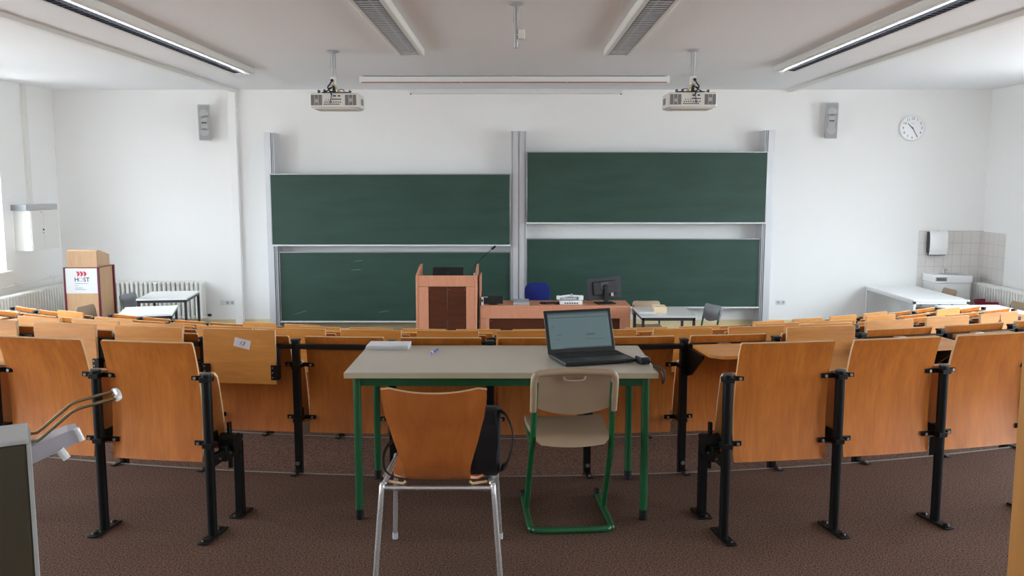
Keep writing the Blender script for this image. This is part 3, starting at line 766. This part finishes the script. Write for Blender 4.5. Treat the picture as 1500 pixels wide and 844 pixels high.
# ------------------------------------------------------------------ lectern with white sign
t = thing('speaker_lectern', 'light oak lectern with wine-red edges and a white sign by the left wall', 'lectern', (-6.36, 12.8, ZF), 0)
HB = 1.268
MB().box(-.235, .235, .0, .5, 0, HB, .002).build('base_cabinet', 'light_oak', parent=t)
b = MB()
for x0, x1, y0, y1 in ((-.262,-.235,-.012,.02),(.235,.262,-.012,.02),(.235,.262,.48,.512),(-.262,-.235,.48,.512)): b.box(x0, x1, y0, y1, 0, HB+.006, .003)
b.box(-.262, .262, -.012, .512, HB, HB+.008).build('edge_trim', 'wine_trim', parent=t)
b = MB().prism([(-.22,.03,HB+.008),(-.22,.03,HB+.245),(-.22,.10,HB+.262),(-.22,.44,HB+.17),(-.22,.44,HB+.008)], (.44,0,0)); b.build('reading_top', 'light_oak', parent=t)
sg = MB().box(-.233, .233, -.009, -.003, HB-.375, HB-.004, .001).build('sign', 'white_board', parent=t)
for i in range(3):
    pts = []
    for a in range(9):
        th = -PI/2+PI*a/8; pts.append((.016*i*3.05-.06+.042*math.cos(th)-.0, -.0095, HB-.085+.037*math.sin(th)))
    pts += [(.0488*i-.06+.012, -.0095, HB-.085), (.0488*i-.07, -.0095, HB-.118)] if False else [(.0488*i-.072, -.0095, HB-.046), (.0488*i-.052, -.0095, HB-.085)]
    MB().prism(pts, (0, -.001, 0)).build('logo_sail', 'logo_red', parent=sg)
text_mesh('sign_lettering', 'H', .088, 'navy', sg, (-.072, -.0098, HB-.172), bold=.0012)
text_mesh('sign_lettering', 'O', .088, 'pale_text', sg, (-.012, -.0098, HB-.172), bold=-.001)
text_mesh('sign_lettering', 'ST', .088, 'navy', sg, (.074, -.0098, HB-.172), bold=.0012)
b = MB()
for z, x0, x1 in ((.226,-.1,.1),(.258,-.1,-.055),(.293,-.1,.015),(.316,-.1,.06)): b.box(x0, x1, -.0102, -.009, HB-z-.004, HB-z+.003)
b.build('sign_small_print', 'pale_text', parent=sg)

# ------------------------------------------------------------------ blackboards
def pylon(name, label, x0, x1, z1, grooves):
    t = thing(name, label, 'board column', ((x0+x1)/2, 14.8, ZF)); h = z1-ZF; w = (x1-x0)/2
    MB().box(-w, w, -.16, .2, .001, h, .004).build('column', 'alu_white', parent=t)
    b = MB()
    for a, c, m in grooves: b.box(a-(x0+x1)/2, c-(x0+x1)/2, -.166, -.158, .001, h-.005)
    b.build('guide_groove', 'alu_dark', parent=t)
    return t
YP = 14.64
pylon('board_column', 'leftmost grey metal column of the sliding boards', -4.125, -3.965, 2.45, [(-4.02,-4.005,0),(-3.99,-3.982,0)])
pylon('board_column', 'middle grey metal double column between the two board pairs', -.05, .2, 2.475, [(.074,.082,0),(-.03,-.026,0),(.178,.182,0)])
pylon('board_column', 'rightmost grey metal column of the sliding boards', 4.135, 4.30, 2.49, [(4.15,4.16,0),(4.175,4.19,0)])
def board(label, x0, x1, y, z0, z1, tray, smears):
    t = thing('chalkboard', label, 'blackboard', ((x0+x1)/2, y, z0)); w = (x1-x0)/2; h = z1-z0
    MB().box(-w+.012, w-.012, -.008, .012, .012, h-.012).build('writing_surface', 'chalkboard', parent=t)
    MB().box(-w, -w+.014, -.014, .02, 0, h, .002).box(w-.014, w, -.014, .02, 0, h, .002).box(-w, w, -.014, .02, h-.014, h, .002).box(-w, w, -.014, .02, 0, .014, .002).build('frame', 'alu', parent=t)
    MB().box(-w, w, -.06 if tray else -.03, -.012, -.008, .014, .003).build('chalk_tray', 'white_metal', parent=t)
    for sx, sz, L, rr in smears:
        o = MB().prism([(-L/2,-.0082,0),(-L/4,-.0082,-.006),(L/2,-.0082,.002),(L/3,-.0082,.012),(0,-.0082,.007)], (0,-.0006,0)).build('chalk_mark', 'chalk_dust', parent=t, loc=(sx, 0, sz)); o.rotation_euler.y = -rr
    return t
board('upper left green chalkboard, hanging above the lectern', -4.03, -.058, 14.56, .595, 1.775, True, [])
board('upper right green chalkboard, the highest of the four', .204, 4.17, 14.56, .965, 2.135, True, [])
board('lower left green chalkboard, partly behind the beech lectern', -3.955, -.058, 14.70, -.71, .475, True, [(-.62,1.03,.16,.06),(-.2,.17,.2,.12),(-1.62,.15,.26,.25),(-.66,.88,.2,0)])
board('lower right green chalkboard, behind the desk monitor', .206, 4.13, 14.70, -.465, .70, True, [])

# ------------------------------------------------------------------ projectors and ceiling things
def projector(label, x, y, mirror):
    t = thing('projector', label, 'projector', (x, y, ZC))
    MB().lathe((0,0,0), [(.0001,-.001),(.075,-.002),(.078,-.012),(.04,-.024),(.03,-.026),(.0001,-.026)]).build('ceiling_plate', 'light_grey', parent=t)
    p = MB().cyl((0,0,-.02), (0,0,-.20), .030, seg=18).cyl((0,0,-.2), (0,0,-.40), .024, seg=18).build('pole', 'alu', parent=t)
    MB().box(-.035, .03, -.03, .03, -.40, -.30, .005).build('cable_box', 'white_metal', parent=p)
    x0, x1, z0, z1 = -.285, .285, -.66, -.485
    b = MB().box(x0, x1, -.02, .46, z0, z1, .02, seg=3); b.build('housing', 'projector_white', parent=t)
    MB().box(-.25, .25, .02, .4, z0-.012, z0, .004).build('bottom_cover', 'projector_white', parent=t)
    for a in (-.27, .135):
        v = MB()
        for i in range(3): v.box(a+.046*i, a+.046*i+.040, -.0225, -.019, z0+.03, z1-.025)
        v.box(a, a+.13, -.0215, -.019, z0+.03, z0+.034); v.build('vent', 'grey_vent', parent=t)
    for a in (x0-.0015, x1-.001):
        v = MB()
        for yy in range(6): v.box(a, a+.0025, .2+.03*yy, .215+.03*yy, z0+.05, z1-.05)
        v.box(a, a+.0025, .2, .365, z0+.05, z0+.056); v.build('side_vent', 'grey_vent', parent=t)
    MB().cyl((.2,-.0235,-.57), (.2,-.0205,-.57), .024).cyl((-.2,-.0235,-.58), (-.2,-.0205,-.58), .022).build('fan_hub', 'light_grey', parent=t)
    c = MB()
    for i in range(8): c.box(-.11+.026*i, -.096+.026*i, -.0225, -.019, -.60, -.588).box(-.115+.024*i, -.10+.024*i, -.0225, -.019, -.625, -.612)
    for i in (-.09, -.06, -.03): c.cyl((i,-.0235,-.57), (i,-.019,-.57), .006, seg=10)
    c.box(-.02, .09, -.0225, -.019, -.565, -.555).box(-.01,.03,-.0225,-.019,-.53,-.515).box(.05,.08,-.0225,-.019,-.53,-.515)
    c.build('connector', 'black_matte', parent=t)
    mt = MB().box(-.16, .16, .08, .3, -.49, -.465, .004).box(-.19, -.18, -.01, .1, -.49, -.45).box(-.12,-.11,-.01,.1,-.49,-.445).box(.18,.19,-.01,.1,-.49,-.455).cyl((0,0.02,-.47),(0,0,-.40),.02)
    mt.build('mount_bracket', 'dark_grey', parent=t)
    sg = -1 if mirror else 1
    c1 = MB().cyl((-.01*sg,-.05,-.345), (-.01*sg,-.03,-.345), .017).tube(smoothpath([(-.01*sg,-.045,-.345),(-.035*sg,-.05,-.39),(-.06*sg,-.045,-.42),(-.05*sg,-.04,-.455),(-.03*sg,-.05,-.48),(-.02*sg,-.04,-.515)]), .008, 7)
    c1.tube(smoothpath([(-.02*sg,-.03,-.43),(-.07*sg,-.035,-.465),(-.11*sg,-.03,-.485)]), .007, 7).tube(smoothpath([(0,-.035,-.42),(-.05*sg,-.045,-.44),(-.03*sg,-.05,-.47),(.04*sg,-.03,-.48)]), .006, 7)
    c1.build('power_cable', 'black_plastic', parent=t)
    MB().tube(smoothpath([(.01*sg,-.035,-.385),(.03*sg,-.04,-.42),(.06*sg,-.04,-.46),(.09*sg,-.035,-.48)]), .007, 7).build('yellow_cable', 'cable_yellow', parent=t)
    MB().tube(smoothpath([(.05*sg,-.03,-.475),(.08*sg,-.035,-.45),(.12*sg,-.03,-.455),(.13*sg,-.03,-.48)]), .005, 7).build('blue_cable', 'cable_blue', parent=t)
    MB().tube(smoothpath([(-.02*sg,-.03,-.5),(-.03*sg,-.035,-.56),(-.04*sg,-.03,-.61)]), .005, 7).build('blue_cable', 'cable_blue', parent=t)
projector('white projector hanging from the ceiling before the left boards', -2.135, 10.58, False)
projector('white projector hanging from the ceiling before the right boards', 2.10, 10.50, True)
t = thing('ceiling_mount', 'empty grey ceiling mount pole with a small white box', 'mount pole', (.017, 7.78, ZC))
MB().lathe((0,0,0), [(.0001,-.001),(.07,-.002),(.072,-.012),(.035,-.024),(.0001,-.025)]).build('ceiling_plate', 'light_grey', parent=t)
MB().cyl((0,0,-.02), (0,0,-.16), .025).build('outer_tube', 'alu', parent=t)
MB().cyl((0,0,-.14), (0,0,-.375), .019).cyl((0,0,-.355), (0,0,-.378), .022).build('inner_tube', 'alu', parent=t)
MB().box(.018, .075, -.03, .03, -.305, -.225, .006).cyl((-.0,-.024,-.27),(.03,-.024,-.27),.004).tube([(.02,-.02,-.3),(.02,-.02,-.34)], .003, 6).build('junction_box', 'projector_white', parent=t)
t = thing('projection_screen', 'long white roll-up screen case with brown slot under the ceiling', 'projection screen', (0, 13.0, ZC))
MB().box(-2.255, 2.255, 0, .13, -.112, -.012, .012).build('case', 'white_metal', parent=t)
MB().box(-2.22, 2.22, -.003, .05, -.105, -.092).build('slot', 'screen_slot', parent=t)
MB().box(-2.25, -2.2, .03, .1, -.013, -.001).box(2.2, 2.25, .03, .1, -.013, -.001).box(-.03, .03, .03, .1, -.013, -.001).build('ceiling_bracket', 'white_metal', parent=t)
MB().box(-.775, -.768, -.004, .002, -.11, -.085).box(.765, .772, -.004, .002, -.11, -.085).build('slot_clip', 'white_metal', parent=t)
t = thing('projection_screen', 'shorter white screen case tight against the front wall', 'projection screen', (.03, 14.9, ZC))
MB().box(-1.77, 1.77, -.03, .1, -.075, .0, .008).build('case', 'white_metal', parent=t)
MB().cyl((-1.75,-.032,-.085),(-1.75,-.02,-.085),.012).cyl((1.75,-.032,-.085),(1.75,-.02,-.085),.012).build('end_knob', 'dark_grey', parent=t)

def luminaire(label, x, y0, y1, lamp='white_gloss', outer=0):
    t = thing('ceiling_light', label, 'ceiling light', (x, y0, ZC), 0, 'long louvred ceiling lights')
    L = y1-y0; w = .15; h = .085
    MB().box(-w, -.10, 0, L, -h, -.015, .012).box(.10, w, 0, L, -h, -.015, .012).box(-w, w, 0, L, -.02, -.004, .003).box(-w, w, 0, .03, -h, -.012, .005).box(-w, w, L-.03, L, -h, -.012, .005).build('housing', 'white_paint', parent=t)
    r = MB()
    for sx in (-1, 1):
        r.sheet([[(sx*.0985, q, -h+.001) for q in (.03, L-.03)], [(sx*.094, q, -h+.03) for q in (.03, L-.03)], [(sx*.078, q, -.026) for q in (.03, L-.03)]], .001)
    r.build('reflector', 'reflector', parent=t)
    v = MB(); y = .08
    while y < L-.06:
        if outer:      # one-sided dark wedges, shaped to imitate shaded teeth along the outer rim
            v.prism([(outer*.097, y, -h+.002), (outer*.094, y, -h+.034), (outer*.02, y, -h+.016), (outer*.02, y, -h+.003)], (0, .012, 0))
        else:
            v.box(-.096, .096, y, y+.042, -h+.003, -h+.008, .002, seg=1)  # flat pale slats imitate the bright stripes of mirrored blades
        y += .094
    if outer: v.box(-.012, .012, .03, L-.03, -h+.002, -h+.006)
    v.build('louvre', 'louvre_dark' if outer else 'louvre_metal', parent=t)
    MB().box(-.078, .078, .03, L-.03, -.028, -.022).build('back_tray', 'louvre_dark', parent=t)
    MB().cyl((0,.05,-.044), (0,L-.05,-.044), .013, seg=10).build('tube_lamp', lamp, parent=t)
luminaire('leftmost long louvred ceiling light, nearest the left wall', -3.67, 3.0, 12.15, 'added_tube_glow', -1)
luminaire('long louvred ceiling light left of the middle mount pole', -1.19, 3.0, 10.42)
luminaire('long louvred ceiling light right of the middle mount pole', 1.19, 3.0, 10.40)
luminaire('rightmost long louvred ceiling light, nearest the right wall', 3.60, 3.0, 11.95, 'added_tube_glow', 1)

# ------------------------------------------------------------------ things on the front wall
def wall_speaker(label, x, z, yaw):
    t = thing('wall_speaker', label, 'loudspeaker', (x, YF-.14, z), yaw)
    M = Matrix.Rotation(math.radians(8), 4, 'X')
    MB().box(-.095, .095, -.09, .06, -.29, .29, .01, M=M).build('cabinet', 'speaker_grey', parent=t)
    g = MB().box(-.085, .085, -.097, -.089, -.28, .28, .002, M=M); g.build('grille', 'speaker_mesh', parent=t)
    MB().cyl(M @ Vector((0,-.100,.15)), M @ Vector((0,-.096,.15)), .07, seg=28).cyl(M @ Vector((0,-.100,-.15)), M @ Vector((0,-.096,-.15)), .07, seg=28)\
        .box(-.05, .05, -.1, -.096, -.12, .12, M=M).build('driver_bulge', 'speaker_grey', parent=t)
    o = text_mesh('maker_mark', 'BOSE', .032, 'black_matte', t, M @ Vector((0, -.1005, 0)), (PI/2+math.radians(8), 0, 0), .0008, bold=.0015)
    MB().box(-.03, .03, .04, .14, -.16, -.08, .004).build('wall_bracket', 'dark_grey', parent=t)
wall_speaker('slim grey loudspeaker high on the wall left of the boards', -5.17, 2.63, math.radians(14))
wall_speaker('slim grey loudspeaker high on the wall between the boards and the clock', 5.29, 2.66, math.radians(-14))
t = thing('wall_clock', 'round white wall clock showing about twenty-five past ten', 'clock', (6.69, YF-.001, 2.54))
MB().cyl((0,0,0), (0,-.04,0), .215, seg=48).cyl((0,-.04,0), (0,-.05,0), .215, .20, 48).build('case', 'white_metal', parent=t)
MB().cyl((0,-.0495,0), (0,-.0515,0), .196, seg=48).build('dial', 'white_gloss', parent=t)
for q in range(1, 13):
    a = math.radians(30*q); text_mesh('numeral', str(q), .062, 'dark_grey', t, (.157*math.sin(a), -.052, .157*math.cos(a)), ext=.0006)
def hand(ang, L, w, y, tail):
    a = math.radians(ang); d = Vector((math.sin(a), 0, math.cos(a))); n_ = Vector((d.z, 0, -d.x))
    return MB().prism([d*-tail+n_*w, d*L+n_*w*.6, d*L-n_*w*.6, d*-tail-n_*w], (0,-.0015,0)).build('clock_hand', 'ink', parent=t, loc=(0, y, 0))
hand(312, .115, .008, -.0535, .02); hand(150, .168, .006, -.056, .02)
MB().cyl((0,-.0515,0), (0,-.060,0), .011).build('hub', 'ink', parent=t)
MB().box(-.028, .028, -.0524, -.0512, .078, .085).build('maker_mark', 'light_grey', parent=t)
def sockets(label, x, z, n_, blank):
    t = thing('wall_socket', label, 'socket', (x, YF-.001, z))
    for i in range(n_):
        f = MB().box(.082*i-.041, .082*i+.041, -.012, 0, -.041, .041, .004).build('socket_plate', 'white_metal', parent=t)
        if not (blank and i == 0):
            MB().cyl((.082*i,-.0125,0), (.082*i,-.006,0), .026, seg=20).build('socket_well', 'light_grey', parent=f)
            MB().cyl((.082*i-.011,-.0135,0), (.082*i-.011,-.012,0), .004, seg=8).cyl((.082*i+.011,-.0135,0), (.082*i+.011,-.012,0), .004, seg=8).build('socket_hole', 'black_matte', parent=f)
sockets('white socket plate on the wall right of the front radiator', -5.03, -.43, 3, True)
sockets('white double socket plate on the wall right of the boards', 4.56, -.42, 2, False)

# radiators
def radiator(label, L, H, loc, rz, valve):
    t = thing('radiator', label, 'radiator', loc, rz)
    n_ = int(L/.078); st = L/n_; b = MB()
    for i in range(n_):
        x = (i+.5)*st
        for yy in (-.07, .0, .07): b.box(x-.024, x+.024, yy-.022, yy+.022, .05, H-.03, .014, seg=2)
        b.box(x-.03, x+.03, -.095, .095, H-.055, H, .02, seg=2); b.box(x-.03, x+.03, -.095, .095, 0, .055, .02, seg=2)
    b.build('ribs', 'white_paint', parent=t)
    MB().cyl((0,0,H-.03),(L,0,H-.03),.018).cyl((-.03,0,.03),(L+.08,0,.03),.018).box(.1,.14,-.02,.15,-.0,.03).box(L-.14,L-.1,-.02,.15,0,.03).build('pipe', 'white_paint', parent=t)
    if valve:
        v = MB().cyl((L+.04,-.02,.06),(L+.10,-.02,.06),.022).cyl((L+.07,0,.03),(L+.07,0,.06),.014); v.build('valve', 'black_plastic', parent=t)
radiator('white ribbed radiator on the front wall behind the lectern', 1.72, .64, (-7.0, 14.84, -.68), 0, True)
radiator('white ribbed radiator on the left wall under the cabinet', 2.3, .64, (XL+.16, 12.55, -.69), PI/2, False)
radiator('white ribbed radiator on the right wall beside the tiles', 2.2, .64, (XR-.16, 14.75, -.68), -PI/2, False)

# electrical cabinet on the left wall
t = thing('wall_cabinet', 'white electrical cabinet with double doors on the left wall', 'cabinet', (XL, 13.62, .57))
MB().box(.001, .26, 0, .83, 0, .63, .004).build('body', 'white_paint', parent=t)
for y0, y1 in ((.01,.36),(.365,.82)):
    d = MB().box(.26, .272, y0, y1, .012, .618, .003).build('door', 'white_paint', parent=t)
    if y1 < .5:
        MB().cyl((.27,.335,.32),(.285,.335,.32),.014).cyl((.27,.335,.27),(.275,.335,.27),.01).cyl((.27,.30,.60),(.276,.30,.60),.008).build('lock', 'dark_grey', parent=d)
t = thing('cable_trough', 'pale grey cable trough lying along the top of the white wall cabinet', 'cable trough', (XL, 13.56, 1.203))
MB().box(.001, .24, 0, .93, 0, .085, .004).build('trough_body', 'speaker_grey', parent=t)
MB().box(-.0, .245, -.004, .01, .0, .09, .002).build('end_cap', 'grey_plastic', parent=t)

# washbasin corner
t = thing('washbasin', 'white washbasin with open shelf slot on a white cabinet in the tiled corner', 'washbasin', (7.33, YF-.013, ZF))
b = MB().box(-.32, .32, -.45, 0, .845, .975, .012)
b.build('basin', 'white_gloss', parent=t)
b = MB().lathe((.06,-.2,.9755), [(.0001,-.0),(.10,.0),(.15,.001),(.165,.003),(.17,.0)], 28); b.build('bowl', 'light_grey', parent=t)
MB().box(-.30, -.11, -.4535, -.45, .875, .945, .002).build('shelf_slot', 'light_grey', parent=t)
MB().box(-.285, -.125, -.455, -.452, .885, .935, .002).build('slot_recess', 'grey_vent', parent=t)
MB().box(-.30, .30, -.42, 0, .25, .845, .004).build('cabinet', 'white_metal', parent=t)
MB().box(-.295, .295, -.438, -.42, .26, .835, .003).build('cabinet_door', 'white_metal', parent=t)
f = MB().cyl((.0,-.1,.975),(.0,-.1,1.06),.022).tube(smoothpath([(0,-.1,1.03),(.0,-.16,1.05),(.0,-.21,1.03)]), .012, 8).tube([(0,-.1,1.06),(0,-.09,1.085),(.0,-.15,1.11)], .01, 8); f.build('tap', 'chrome', parent=t)
t = thing('towel_dispenser', 'white paper towel dispenser above the washbasin', 'dispenser', (7.20, YF-.0125, .60))
g = []
for z, y in ((-.185,-.10),(-.15,-.125),(-.05,-.135),(.08,-.132),(.17,-.12),(.215,-.09)): g.append([(x, y-.01*(1-(x/.15)**2), z) for x in (-.15,-.14,-.07,0,.07,.14,.15)])
MB().sheet(g, .006).build('front_cover', 'white_gloss', parent=t)
MB().box(-.15, .15, -.11, 0, -.16, .20, .01).build('body', 'dark_grey', parent=t)
MB().box(-.13, .13, -.11, -.02, -.20, -.16, .004).build('outlet', 'black_matte', parent=t)
MB().cyl((.02,-.05,.20),(.02,-.05,.225),.008).box(-.06, .08, -.10, -.07, -.215, -.195).build('lock', 'light_grey', parent=t)
t = thing('waste_bin', 'crimson plastic bin beside the washbasin', 'bin', (7.72, 14.15, ZF))
b = MB()
b.lathe((0,0,0), [(.0001,.002),(.15,.002),(.16,.01),(.20,.56),(.212,.575),(.212,.6),(.198,.6),(.19,.55),(.15,.02),(.0001,.015)], 28)
b.build('bucket', 'crimson', parent=t)
b = MB().tube([(.212*math.cos(a*PI/16), .212*math.sin(a*PI/16), .6) for a in range(33)], .008, 8); b.build('rim', 'crimson', parent=t)

# ------------------------------------------------------------------ foreground at both edges
t = thing('coat_rack', 'grey-edged coat rack panel with wire hook at the left edge', 'coat rack', (-.80, 1.40, 0), math.radians(29.5))
MB().box(-.9, -.003, .0, .11, .0, 1.23, .004).build('panel', 'rack_backlit', parent=t)
MB().box(-.9, .001, -.002, .112, 1.2302, 1.2385, .002).box(-.003, .004, -.001, .111, .0, 1.23, .001).build('edge_band', 'rack_top', parent=t)
for i, y in enumerate((.03, .085)):
    MB().tube([(-.0,y,1.225),(.014,y,1.225),(.022,y,1.231),(.068,y,1.268),(.08,y,1.273),(.142,y,1.284)], .0027, 10).build('hook_wire', 'brass_wire', parent=t)
MB().tube([(.138,.027,1.283),(.1425,.03,1.284),(.1435,.05,1.2845),(.1435,.07,1.2845),(.1425,.085,1.284),(.138,.088,1.283)], .0055, 10).build('hook_tip', 'white_gloss', parent=t)
MB().prism([(.0,.03,1.185),(.0,.03,1.215),(.06,.03,1.235),(.074,.03,1.236),(.08,.03,1.216),(.05,.03,1.203)], (0,.045,0)).build('lower_hook', 'lavender_plastic', parent=t)
MB().tube([(.073,.03,1.238),(.081,.03,1.216)], .005, 8).tube([(.046,.03,1.205),(.056,.028,1.188)], .007, 8).build('lower_hook_tip', 'white_gloss', parent=t)
t = thing('tall_cupboard', 'honey-brown wooden cupboard side at the right edge', 'cupboard', (.884, 1.15, 0))
MB().box(.018, .35, 0, .018, .0, 2.0).box(.018, .35, .332, .35, .0, 2.0).box(.332, .35, .018, .332, 0, 2.0).box(.018, .332, .018, .332, 0, .06).box(.018, .332, .018, .332, 1.98, 2.0).build('carcass', 'honey_panel', parent=t)
MB().box(0, .018, 0, .35, 0, 2.0).build('side_panel', 'honey_panel', parent=t)

# ------------------------------------------------------------------ daylight
w = bpy.data.worlds.new('overcast_sky'); scene.world = w; w.use_nodes = True
bg = w.node_tree.nodes['Background']; bg.inputs['Strength'].default_value = 4.5
wn, wl = w.node_tree.nodes, w.node_tree.links      # overcast sky, brighter overhead, over dull ground
wt = wn.new('ShaderNodeTexCoord'); wx = wn.new('ShaderNodeSeparateXYZ'); wr = wn.new('ShaderNodeValToRGB')
wm = wn.new('ShaderNodeMapRange'); wm.inputs['From Min'].default_value = -1; wm.inputs['From Max'].default_value = 1
wl.new(wt.outputs['Generated'], wx.inputs[0]); wl.new(wx.outputs['Z'], wm.inputs['Value']); wl.new(wm.outputs['Result'], wr.inputs['Fac'])
cr = wr.color_ramp; cr.elements[0].position = .47; cr.elements[0].color = (.36, .38, .385, 1)
cr.elements[1].position = .53; cr.elements[1].color = (.72, .815, .89, 1)
e = cr.elements.new(1.0); e.color = (1.4, 1.6, 1.76, 1)
wl.new(wr.outputs['Color'], bg.inputs['Color'])
for side, wins in ((-1, WIN_L), (1, WIN_R)):
    for a, c in wins:
        l = bpy.data.lights.new('window_daylight', 'AREA'); l.shape = 'RECTANGLE'; l.size = WZ1-WZ0; l.size_y = c-a
        l.cycles.is_portal = True
        o = bpy.data.objects.new('window_daylight', l); C.objects.link(o)
        o.location = (XL-.26 if side < 0 else XR+.26, (a+c)/2, (WZ0+WZ1)/2); o.rotation_euler = (0, -PI/2 if side < 0 else PI/2, 0)
vs = scene.view_settings
vs.view_transform = 'Standard'; vs.look = 'None'; vs.exposure = 2.3; vs.gamma = 1; vs.use_curve_mapping = False
scene.cycles.max_bounces = 10; scene.cycles.diffuse_bounces = 8; scene.cycles.transparent_max_bounces = 8
